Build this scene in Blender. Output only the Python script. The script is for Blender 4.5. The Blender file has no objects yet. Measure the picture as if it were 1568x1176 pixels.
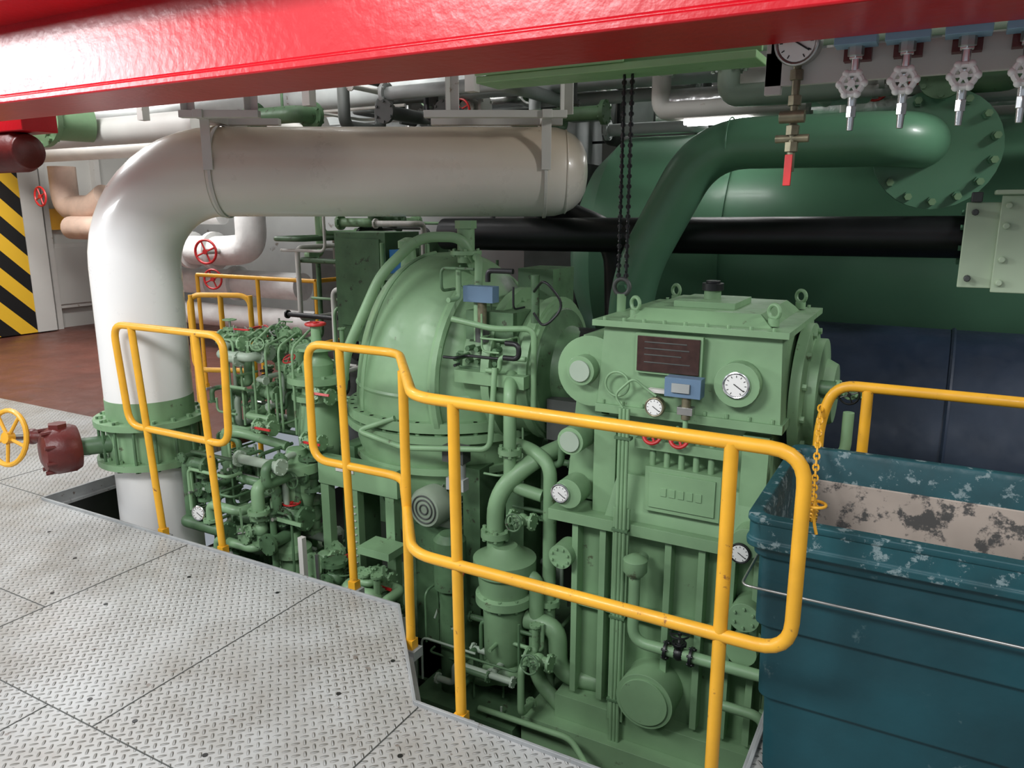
import bpy, bmesh, math, random
from mathutils import Vector, Matrix
random.seed(7)
V=Vector
# ---------------------------------------------------------------- materials
def mat(name,col,rough=.4,metal=0.0,var=.25,scale=6,dirt=None,dirt_amt=.0,bump=.0,bscale=40,coat=0.0,spec=.5):
    m=bpy.data.materials.new(name);m.use_nodes=True
    nt=m.node_tree;N=nt.nodes;L=nt.links
    b=N['Principled BSDF'];b.inputs['Roughness'].default_value=rough;b.inputs['Metallic'].default_value=metal
    b.inputs['Specular IOR Level'].default_value=spec
    b.inputs['Coat Weight'].default_value=coat
    tc=N.new('ShaderNodeTexCoord')
    n=N.new('ShaderNodeTexNoise');n.inputs['Scale'].default_value=scale;n.inputs['Detail'].default_value=6
    L.new(tc.outputs['Object'],n.inputs['Vector'])
    r=N.new('ShaderNodeValToRGB')
    r.color_ramp.elements[0].position=.3;r.color_ramp.elements[1].position=.7
    d=[c*(1-var) for c in col];l=[min(1,c*(1+var*.6)) for c in col]
    r.color_ramp.elements[0].color=(*d,1);r.color_ramp.elements[1].color=(*l,1)
    L.new(n.outputs['Fac'],r.inputs['Fac'])
    out=r.outputs['Color']
    if dirt:
        n2=N.new('ShaderNodeTexNoise');n2.inputs['Scale'].default_value=scale*2.3;n2.inputs['Detail'].default_value=10;n2.inputs['Roughness'].default_value=.7
        L.new(tc.outputs['Object'],n2.inputs['Vector'])
        r2=N.new('ShaderNodeValToRGB');p=.72-.3*dirt_amt
        r2.color_ramp.elements[0].position=p;r2.color_ramp.elements[1].position=p+.05
        L.new(n2.outputs['Fac'],r2.inputs['Fac'])
        mx=N.new('ShaderNodeMix');mx.data_type='RGBA'
        L.new(r2.outputs['Color'],mx.inputs[0]);L.new(out,mx.inputs[6]);mx.inputs[7].default_value=(*dirt,1)
        out=mx.outputs[2]
        mr=N.new('ShaderNodeMapRange');mr.inputs[3].default_value=rough*.85;mr.inputs[4].default_value=min(1,rough*1.35)
        L.new(n2.outputs['Fac'],mr.inputs[0]);mr.inputs[1].default_value=.35;mr.inputs[2].default_value=.65
        L.new(mr.outputs[0],b.inputs['Roughness'])
    L.new(out,b.inputs['Base Color'])
    if bump:
        n3=N.new('ShaderNodeTexNoise');n3.inputs['Scale'].default_value=bscale;n3.inputs['Detail'].default_value=3
        L.new(tc.outputs['Object'],n3.inputs['Vector'])
        bp=N.new('ShaderNodeBump');bp.inputs['Strength'].default_value=bump;bp.inputs['Distance'].default_value=.01
        L.new(n3.outputs['Fac'],bp.inputs['Height']);L.new(bp.outputs['Normal'],b.inputs['Normal'])
    return m
GREEN=mat('machine_green',(.205,.345,.185),.44,var=.16,scale=4,dirt=(.09,.10,.055),dirt_amt=.27,bump=.14,bscale=14,coat=.03)
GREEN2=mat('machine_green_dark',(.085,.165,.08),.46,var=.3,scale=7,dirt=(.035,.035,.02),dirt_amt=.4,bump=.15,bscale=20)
TEAL=mat('drum_green',(.115,.27,.16),.36,var=.12,scale=2,bump=.06,bscale=8,coat=.08)
PALE=mat('bracket_pale_green',(.42,.52,.36),.45,var=.08,dirt=(.2,.2,.12),dirt_amt=.1)
YEL=mat('handrail_yellow',(.80,.40,.025),.4,var=.10,scale=10,dirt=(.25,.10,.03),dirt_amt=.27,coat=.1)
RED=mat('beam_red',(.50,.004,.012),.33,var=.1,scale=3,bump=.18,bscale=30)
REDV=mat('valve_red',(.50,.02,.02),.4,var=.2,scale=20)
BROWN=mat('gearbox_brown_red',(.12,.018,.015),.4,var=.2,scale=14,bump=.2,bscale=40)
WHITE=mat('pipe_white',(.78,.77,.75),.33,var=.05,scale=2,coat=.2)
OFFW=mat('paint_offwhite',(.60,.58,.54),.5,var=.1,scale=3,dirt=(.26,.19,.12),dirt_amt=.22)
LAG=mat('lagging_white',(.72,.72,.70),.6,var=.12,scale=7,bump=.9,bscale=9)
PINK=mat('lagging_beige',(.66,.48,.38),.6,var=.12,scale=7,bump=.5,bscale=9)
GREY=mat('duct_grey',(.36,.38,.37),.55,var=.25,scale=3,dirt=(.14,.11,.08),dirt_amt=.25)
DGREY=mat('dark_grey',(.06,.065,.06),.5,var=.3)
BLACK=mat('black_steel',(.010,.011,.012),.4,var=.3)
DBLUE=mat('drum_cladding_dark_blue',(.014,.026,.052),.5,var=.3,scale=3,dirt=(.16,.2,.2),dirt_amt=.14,bump=1.0,bscale=4)
BIN=mat('bin_teal_plastic',(.005,.055,.070),.52,var=.3,scale=3,dirt=(.07,.13,.14),dirt_amt=.32,bump=.2,bscale=20)
BINR=mat('bin_worn_rim',(.008,.066,.080),.52,var=.25,scale=9,dirt=(.19,.26,.27),dirt_amt=.55)
STEEL=mat('steel',(.45,.45,.43),.35,metal=.9,var=.15,scale=20)
CHROME=mat('bright_metal',(.8,.8,.8),.18,metal=1,var=.05)
BRASS=mat('dirty_brass',(.22,.20,.13),.4,metal=.6,var=.3,scale=30)
BLUE=mat('transmitter_blue',(.12,.20,.30),.45,var=.1)
LBLUE=mat('handle_blue',(.22,.38,.50),.4,var=.1)
BLU2=mat('bright_blue',(.02,.20,.55),.4,var=.1)
DIAL=mat('gauge_dial',(.80,.80,.77),.3,var=.02)
PLATE=mat('nameplate_bronze',(.06,.03,.025),.3,metal=.3,var=.3,scale=30)
CABLE=mat('cable_grey',(.34,.42,.33),.5,var=.1)
WALL=mat('wall_paint',(.58,.57,.53),.5,var=.08,scale=1.2,dirt=(.4,.36,.3),dirt_amt=.1)
WALLB=mat('bulkhead_paint',(.34,.35,.34),.55,var=.2,scale=1.2,dirt=(.14,.12,.1),dirt_amt=.25)
CEIL=mat('ceiling_paint',(.28,.29,.28),.6,var=.3,scale=1.2)
REDFL=mat('floor_red_oxide',(.13,.045,.032),.4,var=.25,scale=2,dirt=(.06,.045,.035),dirt_amt=.3)
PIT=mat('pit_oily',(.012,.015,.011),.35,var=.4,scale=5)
TRIM=mat('deck_edge_grey',(.33,.34,.34),.5,var=.2,scale=8,dirt=(.12,.09,.07),dirt_amt=.35)
ORANGE=mat('wall_orange_tag',(.8,.4,.03),.5,var=.05)
SILVER=mat('foil_lagging',(.75,.75,.75),.3,metal=.8,var=.2,scale=8,bump=1.0,bscale=12)
LAMP=bpy.data.materials.new('fluorescent_tube');LAMP.use_nodes=True
LAMP.node_tree.nodes['Principled BSDF'].inputs['Emission Color'].default_value=(1,1,1,1)
LAMP.node_tree.nodes['Principled BSDF'].inputs['Emission Strength'].default_value=14

def checker_mat():
    m=bpy.data.materials.new('chequer_plate');m.use_nodes=True
    nt=m.node_tree;N=nt.nodes;L=nt.links;b=N['Principled BSDF']
    tc=N.new('ShaderNodeTexCoord')
    def math_(op,a,bb=None,c=None):
        n=N.new('ShaderNodeMath');n.operation=op
        for i,x in enumerate((a,bb,c)):
            if x is None: continue
            if isinstance(x,(int,float)): n.inputs[i].default_value=x
            else: L.new(x,n.inputs[i])
        return n.outputs[0]
    mp=N.new('ShaderNodeMapping');mp.inputs['Rotation'].default_value=(0,0,math.radians(45));mp.inputs['Scale'].default_value=(34,34,34)
    L.new(tc.outputs['Object'],mp.inputs['Vector'])
    sp=N.new('ShaderNodeSeparateXYZ');L.new(mp.outputs[0],sp.inputs[0])
    x,y=sp.outputs[0],sp.outputs[1]
    fx=math_('SUBTRACT',math_('FRACT',x),.5);fy=math_('SUBTRACT',math_('FRACT',y),.5)
    par=math_('FLOORED_MODULO',math_('ADD',math_('FLOOR',x),math_('FLOOR',y)),2)
    def ell(p,q): 
        return math_('ADD',math_('MULTIPLY',math_('MULTIPLY',p,p),4.6),math_('MULTIPLY',math_('MULTIPLY',q,q),42))
    e1=ell(fx,fy);e2=ell(fy,fx)
    e=math_('ADD',math_('MULTIPLY',e1,par),math_('MULTIPLY',e2,math_('SUBTRACT',1,par)))
    h=math_('MAXIMUM',math_('SUBTRACT',1,e),0)
    bp=N.new('ShaderNodeBump');bp.inputs['Strength'].default_value=1;bp.inputs['Distance'].default_value=.007
    L.new(h,bp.inputs['Height']);L.new(bp.outputs['Normal'],b.inputs['Normal'])
    n=N.new('ShaderNodeTexNoise');n.inputs['Scale'].default_value=1.6;n.inputs['Detail'].default_value=9;n.inputs['Roughness'].default_value=.7
    L.new(tc.outputs['Object'],n.inputs['Vector'])
    r=N.new('ShaderNodeValToRGB');r.color_ramp.elements[0].position=.33;r.color_ramp.elements[1].position=.58
    r.color_ramp.elements[0].color=(.29,.27,.24,1);r.color_ramp.elements[1].color=(.46,.465,.455,1)
    L.new(n.outputs['Fac'],r.inputs['Fac'])
    n2=N.new('ShaderNodeTexNoise');n2.inputs['Scale'].default_value=3;n2.inputs['Detail'].default_value=6
    L.new(tc.outputs['Object'],n2.inputs['Vector'])
    mr=N.new('ShaderNodeMapRange');mr.inputs[1].default_value=.4;mr.inputs[2].default_value=.6;mr.inputs[3].default_value=.15;mr.inputs[4].default_value=.75
    L.new(n2.outputs['Fac'],mr.inputs[0])
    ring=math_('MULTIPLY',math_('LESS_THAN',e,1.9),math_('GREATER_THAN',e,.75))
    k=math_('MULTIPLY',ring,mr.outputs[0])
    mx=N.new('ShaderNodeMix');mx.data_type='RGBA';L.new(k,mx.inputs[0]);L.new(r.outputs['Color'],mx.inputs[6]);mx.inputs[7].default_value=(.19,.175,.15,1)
    n3=N.new('ShaderNodeTexNoise');n3.inputs['Scale'].default_value=22;n3.inputs['Detail'].default_value=4
    L.new(tc.outputs['Object'],n3.inputs['Vector'])
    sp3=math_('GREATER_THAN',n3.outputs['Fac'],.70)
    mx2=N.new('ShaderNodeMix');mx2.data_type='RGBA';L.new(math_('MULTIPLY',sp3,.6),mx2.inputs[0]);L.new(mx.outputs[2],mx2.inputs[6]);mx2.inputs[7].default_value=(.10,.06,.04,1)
    L.new(mx2.outputs[2],b.inputs['Base Color'])
    b.inputs['Roughness'].default_value=.34
    return m
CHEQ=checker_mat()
def stripe_mat():
    m=bpy.data.materials.new('hazard_stripes');m.use_nodes=True
    nt=m.node_tree;N=nt.nodes;L=nt.links;b=N['Principled BSDF']
    tc=N.new('ShaderNodeTexCoord');sp=N.new('ShaderNodeSeparateXYZ');L.new(tc.outputs['Object'],sp.inputs[0])
    a=N.new('ShaderNodeMath');a.operation='ADD';L.new(sp.outputs[1],a.inputs[0]);L.new(sp.outputs[2],a.inputs[1])
    f=N.new('ShaderNodeMath');f.operation='MULTIPLY';f.inputs[1].default_value=1.9;L.new(a.outputs[0],f.inputs[0])
    g=N.new('ShaderNodeMath');g.operation='FRACT';L.new(f.outputs[0],g.inputs[0])
    h=N.new('ShaderNodeMath');h.operation='GREATER_THAN';h.inputs[1].default_value=.5;L.new(g.outputs[0],h.inputs[0])
    mx=N.new('ShaderNodeMix');mx.data_type='RGBA';L.new(h.outputs[0],mx.inputs[0]);mx.inputs[6].default_value=(.01,.01,.01,1);mx.inputs[7].default_value=(.75,.45,.03,1)
    L.new(mx.outputs[2],b.inputs['Base Color']);b.inputs['Roughness'].default_value=.4
    return m
STRIPE=stripe_mat()
# ---------------------------------------------------------------- builder (pure python mesh accumulation)
def frame(n):
    n=V(n).normalized();a=V((0,0,1)) if abs(n.z)<.9 else V((1,0,0))
    x=n.cross(a).normalized();return n,x,n.cross(x)
class B:
    def __init__(s,name,bevel=0.0):
        s.name=name;s.v=[];s.f=[];s.fm=[];s.mats=[];s.bevel=bevel
    def mi(s,m):
        if m not in s.mats: s.mats.append(m)
        return s.mats.index(m)
    def add(s,vs,fs,m):
        i=s.mi(m);o=len(s.v);s.v.extend(tuple(p) for p in vs)
        for f in fs: s.f.append(tuple(o+k for k in f));s.fm.append(i)
        return s
    def hexa(s,c,m):
        return s.add(c,[(3,2,1,0),(4,5,6,7)]+[(k,(k+1)%4,4+(k+1)%4,4+k) for k in range(4)],m)
    def box(s,a,b,m):
        x0,x1=sorted((a[0],b[0]));y0,y1=sorted((a[1],b[1]));z0,z1=sorted((a[2],b[2]))
        return s.hexa([(x0,y0,z0),(x1,y0,z0),(x1,y1,z0),(x0,y1,z0),(x0,y0,z1),(x1,y0,z1),(x1,y1,z1),(x0,y1,z1)],m)
    def bar(s,p0,p1,w,h,m,up=(0,0,1)):
        p0=V(p0);p1=V(p1);x=(p1-p0).normalized();u=V(up)
        y=u.cross(x)
        if y.length<1e-4: y=V((0,1,0)).cross(x)
        y.normalize();z=x.cross(y);y=y*w/2;z=z*h/2
        return s.hexa([p0-y-z,p1-y-z,p1+y-z,p0+y-z,p0-y+z,p1-y+z,p1+y+z,p0+y+z],m)
    def rings(s,R,m,cap=True):
        n=len(R[0]);vs=[p for r in R for p in r];fs=[]
        for k in range(len(R)-1):
            for j in range(n): fs.append((k*n+j,k*n+(j+1)%n,(k+1)*n+(j+1)%n,(k+1)*n+j))
        if cap:
            fs.append(tuple(range(n-1,-1,-1)));o=(len(R)-1)*n;fs.append(tuple(range(o,o+n)))
        return s.add(vs,fs,m)
    def cyl(s,p0,p1,r,m,r2=None,seg=24):
        p0=V(p0);p1=V(p1);n,x,y=frame(p1-p0);r2=r if r2 is None else r2
        cs=[(x*math.cos(2*math.pi*j/seg)+y*math.sin(2*math.pi*j/seg)) for j in range(seg)]
        return s.rings([[p0+c*r for c in cs],[p1+c*r2 for c in cs]],m)
    def sph(s,c,r,m,sc=(1,1,1),seg=24):
        return s.revolve(c,(0,0,1),[(-r*math.cos(math.pi*k/(seg//2)),r*math.sin(math.pi*k/(seg//2))) for k in range(seg//2+1)],m,seg)
    def sweep(s,pts,r,m,seg=16,closed=False,radii=None):
        pts=[V(p) for p in pts];n=len(pts);rings=[]
        t0=(pts[1]-pts[0]).normalized()
        a=V((0,0,1)) if abs(t0.z)<.9 else V((1,0,0))
        x=t0.cross(a).normalized();prev=t0
        cs=[(math.cos(2*math.pi*j/seg),math.sin(2*math.pi*j/seg)) for j in range(seg)]
        for k in range(n):
            if closed: t=(pts[(k+1)%n]-pts[k-1]).normalized()
            else:
                if k==0:t=(pts[1]-pts[0]).normalized()
                elif k==n-1:t=(pts[-1]-pts[-2]).normalized()
                else:t=((pts[k+1]-pts[k]).normalized()+(pts[k]-pts[k-1]).normalized()).normalized()
            q=prev.rotation_difference(t);x=q@x;x=(x-t*x.dot(t)).normalized();y=t.cross(x);prev=t
            rr=radii[k] if radii else r
            rings.append([pts[k]+(x*cx+y*cy)*rr for cx,cy in cs])
        if closed: rings.append(rings[0])
        return s.rings(rings,m,not closed)
    def tube(s,pts,r,m,bend=.06,seg=14,bs=6):
        pts=[V(p) for p in pts];out=[pts[0]]
        for k in range(1,len(pts)-1):
            a,b,c=pts[k-1],pts[k],pts[k+1]
            d1=(a-b);d2=(c-b);bb=min(bend,d1.length*.49,d2.length*.49)
            d1.normalize();d2.normalize()
            p1=b+d1*bb;p2=b+d2*bb
            for j in range(bs+1):
                t=j/bs;out.append(p1*(1-t)**2+b*2*t*(1-t)+p2*t*t)
        out.append(pts[-1]);return s.sweep(out,r,m,seg)
    def torus(s,c,n,R,r,m,seg=32,sg=10):
        n,x,y=frame(n)
        return s.sweep([V(c)+(x*math.cos(2*math.pi*k/seg)+y*math.sin(2*math.pi*k/seg))*R for k in range(seg)],r,m,sg,closed=True)
    def revolve(s,c,n,prof,m,seg=40,sc=None):
        n,x,y=frame(n);c=V(c)
        cs=[(x*math.cos(2*math.pi*j/seg)+y*math.sin(2*math.pi*j/seg)) for j in range(seg)]
        return s.rings([[c+n*h+q*max(r,.0005) for q in cs] for h,r in prof],m)
    def bolts(s,c,n,R,k,m,r=.012,h=.02,off=0.0):
        n,x,y=frame(n)
        for j in range(k):
            th=2*math.pi*(j+.5)/k
            p=V(c)+(x*math.cos(th)+y*math.sin(th))*R
            s.cyl(p+n*(off-h),p+n*(off+h),r,m,seg=6)
        return s
    def flange(s,c,n,R,th,m,k=8,br=.01):
        n=V(n).normalized();s.cyl(V(c)-n*th/2,V(c)+n*th/2,R,m,seg=32)
        if k: s.bolts(c,n,R*.86,k,m,r=br,h=th/2+br*1.2)
        return s
    def wheel(s,c,n,R,m,r=None,k=4,hub=None):
        n,x,y=frame(n);r=r or R*.11
        s.torus(c,n,R,r,m,24,8)
        for j in range(k):
            th=2*math.pi*j/k+.4;s.cyl(c,V(c)+(x*math.cos(th)+y*math.sin(th))*R,r*.7,m,seg=8)
        s.cyl(V(c)-n*r*1.5,V(c)+n*r*1.5,R*.22,hub or m,seg=12);return s
    def gauge(s,c,n,R,body=None,back=.05):
        n=V(n).normalized();c=V(c);body=body or STEEL
        s.cyl(c-n*back,c,R,body,seg=28);s.torus(c,n,R*.95,R*.1,body,28,8)
        s.cyl(c,c+n*.003,R*.84,DIAL,seg=28)
        a=V((0,0,1));x=n.cross(a).normalized();y=n.cross(x)
        s.bar(c+n*.005+(x*.3-y*.2)*R*.6,c+n*.005-(x*.6-y*.4)*R,R*.07,.002,BLACK,up=n)
        for j in range(11):
            th=math.radians(-60+j*30);d=x*math.cos(th)-y*math.sin(th)
            s.bar(c+n*.004+d*R*.62,c+n*.004+d*R*.78,R*.05,.002,BLACK,up=n)
        return s
    def valve(s,c,axis,up,R,m,wm,wr=None,lever=False):
        c=V(c);ax=V(axis).normalized();up=V(up);up=(up-ax*up.dot(ax)).normalized() if (up-ax*up.dot(ax)).length>.1 else V((0,-1,0))
        s.sph(c,R*1.25,m,seg=16)
        s.cyl(c-ax*R*2.2,c+ax*R*2.2,R*.9,m,seg=16)
        for sg in(-1,1): s.flange(c+ax*sg*R*2.2,ax,R*1.7,R*.5,m,6,R*.22)
        s.cyl(c,c+up*R*2.2,R*.8,m,seg=14);s.flange(c+up*R*1.9,up,R*1.25,R*.4,m,6,R*.18)
        s.cyl(c+up*R*2,c+up*R*3.8,R*.25,STEEL,seg=10)
        if lever: s.bar(c+up*R*3,c+up*R*3.1+ax*R*4.5,R*.5,R*.3,wm,up=up)
        else: s.wheel(c+up*R*3.7,up,wr or R*1.6,wm)
        return s
    def done(s,parent=None,smooth=38):
        me=bpy.data.meshes.new(s.name);me.from_pydata(s.v,[],s.f)
        for m in s.mats: me.materials.append(m)
        me.polygons.foreach_set('material_index',s.fm)
        bm=bmesh.new();bm.from_mesh(me);bmesh.ops.recalc_face_normals(bm,faces=bm.faces[:]);bm.to_mesh(me);bm.free()
        me.polygons.foreach_set('use_smooth',[True]*len(me.polygons))
        me.set_sharp_from_angle(angle=math.radians(smooth));me.update()
        o=bpy.data.objects.new(s.name,me);bpy.context.collection.objects.link(o)
        if s.bevel:
            md=o.modifiers.new('bevel','BEVEL');md.width=s.bevel;md.segments=2;md.limit_method='ANGLE';md.angle_limit=math.radians(50)
        if parent: o.parent=parent
        return o
def poly_prism(b,pts,z0,z1,m):
    b.rings([[(p[0],p[1],z0) for p in pts],[(p[0],p[1],z1) for p in pts]],m)
def rdir(): return random.choice([V((1,0,0)),V((-1,0,0)),V((0,0,-1)),V((0,0,1)),V((0,1,0)),V((0,-1,0))])
def rpipe(b,p,n,lo,hi,r,m,bend=.04,box=None):
    p=[V(p)];last=None
    for j in range(n):
        d=rdir()
        if last and abs(d.dot(last))>.5: continue
        q=p[-1]+d*random.uniform(lo,hi)
        if box:
            q=V((min(max(q.x,box[0][0]),box[1][0]),min(max(q.y,box[0][1]),box[1][1]),min(max(q.z,box[0][2]),box[1][2])))
        if (q-p[-1]).length<.04: continue
        last=d;p.append(q)
    if len(p)>1:
        b.tube(p,r,m,bend)
        if r>.013:
            for e,f in((p[0],p[1]),(p[-1],p[-2])): b.flange(e,(f-e),r*1.7,r*.6,m,6,r*.2)
# ---------------------------------------------------------------- shell
E1=2.465;E2=1.94;SX=-.36
b=B('floor')
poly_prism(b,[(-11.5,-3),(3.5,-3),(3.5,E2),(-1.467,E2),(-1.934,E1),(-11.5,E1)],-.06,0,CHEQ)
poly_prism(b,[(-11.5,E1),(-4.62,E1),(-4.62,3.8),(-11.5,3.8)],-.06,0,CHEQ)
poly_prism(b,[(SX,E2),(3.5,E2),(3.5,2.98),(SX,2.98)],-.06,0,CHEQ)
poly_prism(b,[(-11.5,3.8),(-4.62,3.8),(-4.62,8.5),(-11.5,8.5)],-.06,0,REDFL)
for s0,t0,s1,t1 in [(-11,1.31,-1.445,1.31),(-11,1.71,-3.3,1.71),(-3.3,1.31,-3.3,2.45),(-2.35,1.31,-2.35,2.45),(-1.445,-.5,-1.445,1.93),(-5.2,1.71,-5.2,3.8),(-.5,-.5,-.5,1.9),(-2.6,-.5,-2.6,1.31),(-4.3,-.5,-4.3,1.31),(-4.62,2.5,-11,2.5)]:
    b.bar((s0,t0,.0008),(s1,t1,.0008),.004,.002,DGREY)
for s0,t0 in [(-2.985,2.21),(-3.09,1.854),(-3.66,2.07),(-1.743,1.855),(-1.70,2.117),(-4.1,2.2),(-1.9,1.4),(-2.5,1.4),(-2.5,2.3),(-2.25,1.4),(-1.55,1.4),(-1.35,1.7),(-4.6,2.1),(-3.4,1.8)]:
    b.cyl((s0,t0,-.001),(s0,t0,.002),.009,BLACK,seg=12)
b.done(smooth=30)
edge=[(-4.62,3.15),(-4.62,E1),(-1.934,E1),(-1.467,E2),(SX,E2),(SX,2.98),(3.5,2.98)]
b=B('trim_deck_edge',.002)
for (a0,a1),(c0,c1) in zip(edge,edge[1:]):
    b.bar((a0,a1,-.05),(c0,c1,-.05),.012,.13,TRIM)
    b.bar((a0,a1,-.06),(c0,c1,-.06),.06,.02,TRIM)
b.done()
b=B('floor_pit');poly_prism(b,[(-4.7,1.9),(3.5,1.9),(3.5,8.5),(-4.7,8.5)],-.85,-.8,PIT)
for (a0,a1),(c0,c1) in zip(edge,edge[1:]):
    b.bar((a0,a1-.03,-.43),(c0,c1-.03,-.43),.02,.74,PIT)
b.done()
b=B('wall_left');b.box((-11.6,-3,-.06),(-11.5,8.5,4),WALL)
for t in (1.5,3.2,6.65,7.5): b.box((-11.5,t,0),(-11.38,t+.08,3.8),OFFW)
b.box((-11.5,6.62,.3),(-11.42,7.3,1.25),OFFW);b.box((-11.43,6.68,.36),(-11.40,7.24,1.19),WALL)
b.box((-11.48,6.7,1.45),(-11.4,6.95,1.75),ORANGE);b.box((-11.48,6.5,2.25),(-11.4,6.62,2.4),BLACK)
b.done()
b=B('hazard_striped_board');b.box((-11.3,4.4,.02),(-11.25,6.27,2.7),STRIPE);b.box((-11.34,6.27,.02),(-11.24,6.55,2.8),WALL);b.done()
b=B('wall_back');b.box((-11.6,8.5,-.85),(5,8.6,4),WALLB);b.done()
b=B('wall_right');b.box((5,-3,-.85),(5.1,8.6,4),WALLB);b.done()
b=B('ceiling');b.box((-11.6,2.3,3.5),(5.1,8.6,3.6),CEIL);b.done()
b=B('ceiling_joists')
for k in range(14):
    s0=-11+k*1.2;b.box((s0,2.3,3.32),(s0+.05,8.5,3.498),CEIL)
b.done()
# ---------------------------------------------------------------- red beam
b=B('red_overhead_beam',.006)
b.box((-9,1.76,2.11),(4,1.79,2.38),RED);b.box((-9,1.56,2.37),(4,2.02,2.395),RED);b.box((-9,1.70,2.09),(4,2.02,2.115),RED)
b.box((-9,1.99,2.11),(4,2.01,2.38),RED);b.cyl((-9,1.757,2.124),(4,1.757,2.124),.010,RED);b.box((-9,1.62,2.395),(4,1.65,2.9),RED)
b.done()
b=B('red_side_beam',.006);b.box((-9.5,3.2,2.25),(-5.6,3.45,2.6),RED);b.revolve((-6.9,3.3,2.12),(1,0,0),[(0,.10),(.03,.14),(1.1,.14),(1.13,.12),(1.17,.12),(1.2,.06)],BROWN);b.done()
# ---------------------------------------------------------------- white pipe
D=V((.875,.484,0))
base=V((-3.975,2.80,0));zc=1.915;R=.238
b=B('white_exhaust_pipe')
P0=base+V((0,0,.56));
LEN=2.30
endp=base+D*LEN+V((0,0,zc))
def arc(c,a,bv,r,n=12): return [c+a*(-r)*math.cos(t*math.pi/2/n)+bv*r*math.sin(t*math.pi/2/n) for t in range(n+1)]
br=.52
pts=[P0]+arc(base+D*br+V((0,0,zc-br)),D,V((0,0,1)),br)
def pipe_mat():
    m=mat('pipe_white_dim_dirty_top',(.82,.81,.79),.3,var=.04,scale=2,dirt=(.28,.17,.09),dirt_amt=.05,coat=.25)
    N=m.node_tree.nodes;L=m.node_tree.links;bs=N['Principled BSDF']
    src=bs.inputs['Base Color'].links[0].from_socket
    tc=N.new('ShaderNodeTexCoord');sp=N.new('ShaderNodeSeparateXYZ');L.new(tc.outputs['Object'],sp.inputs[0])
    mr=N.new('ShaderNodeMapRange');mr.inputs[1].default_value=1.6;mr.inputs[2].default_value=2.15;L.new(sp.outputs[2],mr.inputs[0])
    mx=N.new('ShaderNodeMix');mx.data_type='RGBA';mx.blend_type='MULTIPLY';L.new(mr.outputs[0],mx.inputs[0]);L.new(src,mx.inputs[6]);mx.inputs[7].default_value=(.74,.61,.45,1)  # tan over the upper pipe: dim light and dirt painted into the colour
    L.new(mx.outputs[2],bs.inputs['Base Color']);return m
PM=pipe_mat()
n_=V((-D.y,D.x,0))
b.sweep(pts+[endp-D*.3,endp],R,PM,seg=48)
b.revolve(endp,D,[(0,R),(.06,R*.985),(.11,R*.93),(.16,R*.82),(.20,R*.66),(.225,R*.45),(.235,R*.2),(.237,.002)],PM,48)
b.cyl(endp+n_*.02,endp+n_*.9,R*.98,PM,seg=48)
for q,rr in ((endp,R),(endp+D*.115,R*.925)): b.torus(q,D,rr,.005,PM,48,6)
b.torus(base+D*br+V((0,0,zc)),D,R,.005,PM,48,6)
b.cyl(base+V((0,0,.52)),base+V((0,0,.66)),R+.002,GREEN,seg=48)
for z in(.53,.30): b.flange(base+V((0,0,z)),(0,0,1),R+.07,.035,GREEN,16,.014)
b.cyl(base+V((0,0,.30)),base+V((0,0,.53)),R+.01,GREEN,seg=48)
for k in range(16):
    th=2*math.pi*(k+.5)/16;p=base+V((math.cos(th),math.sin(th),0))*(R+.045);b.cyl(p+V((0,0,.27)),p+V((0,0,.56)),.009,GREEN2,seg=6)
b.cyl(base+V((0,0,-.78)),base+V((0,0,.29)),R-.01,WHITE,seg=48)
b.done()
b=B('butterfly_valve_gearbox')
a0=base+V((-.05,-.2,.41));ac=V((-4.19,2.37,.41));dd=V((-.35,-.93,0)).normalized()
b.cyl(a0,ac,.05,GREEN2)
b.revolve(ac-dd*.09,dd,[(0,.05),(0,.12),(.03,.135),(.12,.135),(.17,.11),(.19,.06),(.19,.01)],BROWN)
b.bolts(ac+dd*.04,dd,.12,8,BROWN,.012,.05)
b.cyl(ac+V((0,0,-.02)),ac+V((0,0,.15)),.05,BROWN,seg=6)
wn=V((.10,-1,.22)).normalized();wc=ac+V((-.20,-.16,.08))
hb=wc-wn*.14;b.cyl(ac+V((0,0,.06)),hb,.035,BROWN);b.cyl(hb,wc,.02,STEEL);b.sph(hb,.045,BROWN,seg=16)
b.wheel(wc,wn,.15,YEL,.014,5)
b.done()
WH=OFFW
def hanger(name,d,post_h,side,cross=(-.42,.42)):
    b=B(name,.002)
    c=base+D*d+V((0,0,zc))
    f=lambda a:c+n_*(R+.006)*math.cos(a)+V((0,0,1))*(R+.006)*math.sin(a)
    for th0 in range(0,64):
        a=2*math.pi*th0/64;a2=2*math.pi*(th0+1.15)/64
        b.bar(f(a),f(a2),.018,.006,WH,up=(f(a)-c))
    for sd in(-1,1):
        p=c+n_*sd*(R+.010);b.bar(p+V((0,0,.0)),p+V((0,0,R+.05)),.05,.008,WH,up=n_)
    for sd in (-.30,.05):
        p=c+n_*sd+V((0,0,R+.03))
        b.bar(p+D*cross[0],p+D*cross[1],.05,.035,WH)
    b.bar(c+n_*-.34+V((0,0,R+.03)),c+n_*.34+V((0,0,R+.03)),.05,.04,WH)
    for u in cross:
        p=c+n_*-.28+D*u*.8+V((0,0,R+.03))
        b.bar(p,p+V((0,0,post_h)),.055,.006,WH,up=(1,0,0));b.bar(p+D*.03,p+D*.03+V((0,0,post_h)),.006,.05,WH,up=(1,0,0))
    b.done()
hanger('pipe_hanger',.55,1.1,1,(-.1,.3));hanger('pipe_hanger',2.30,1.1,1,(-.62,.10))
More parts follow.
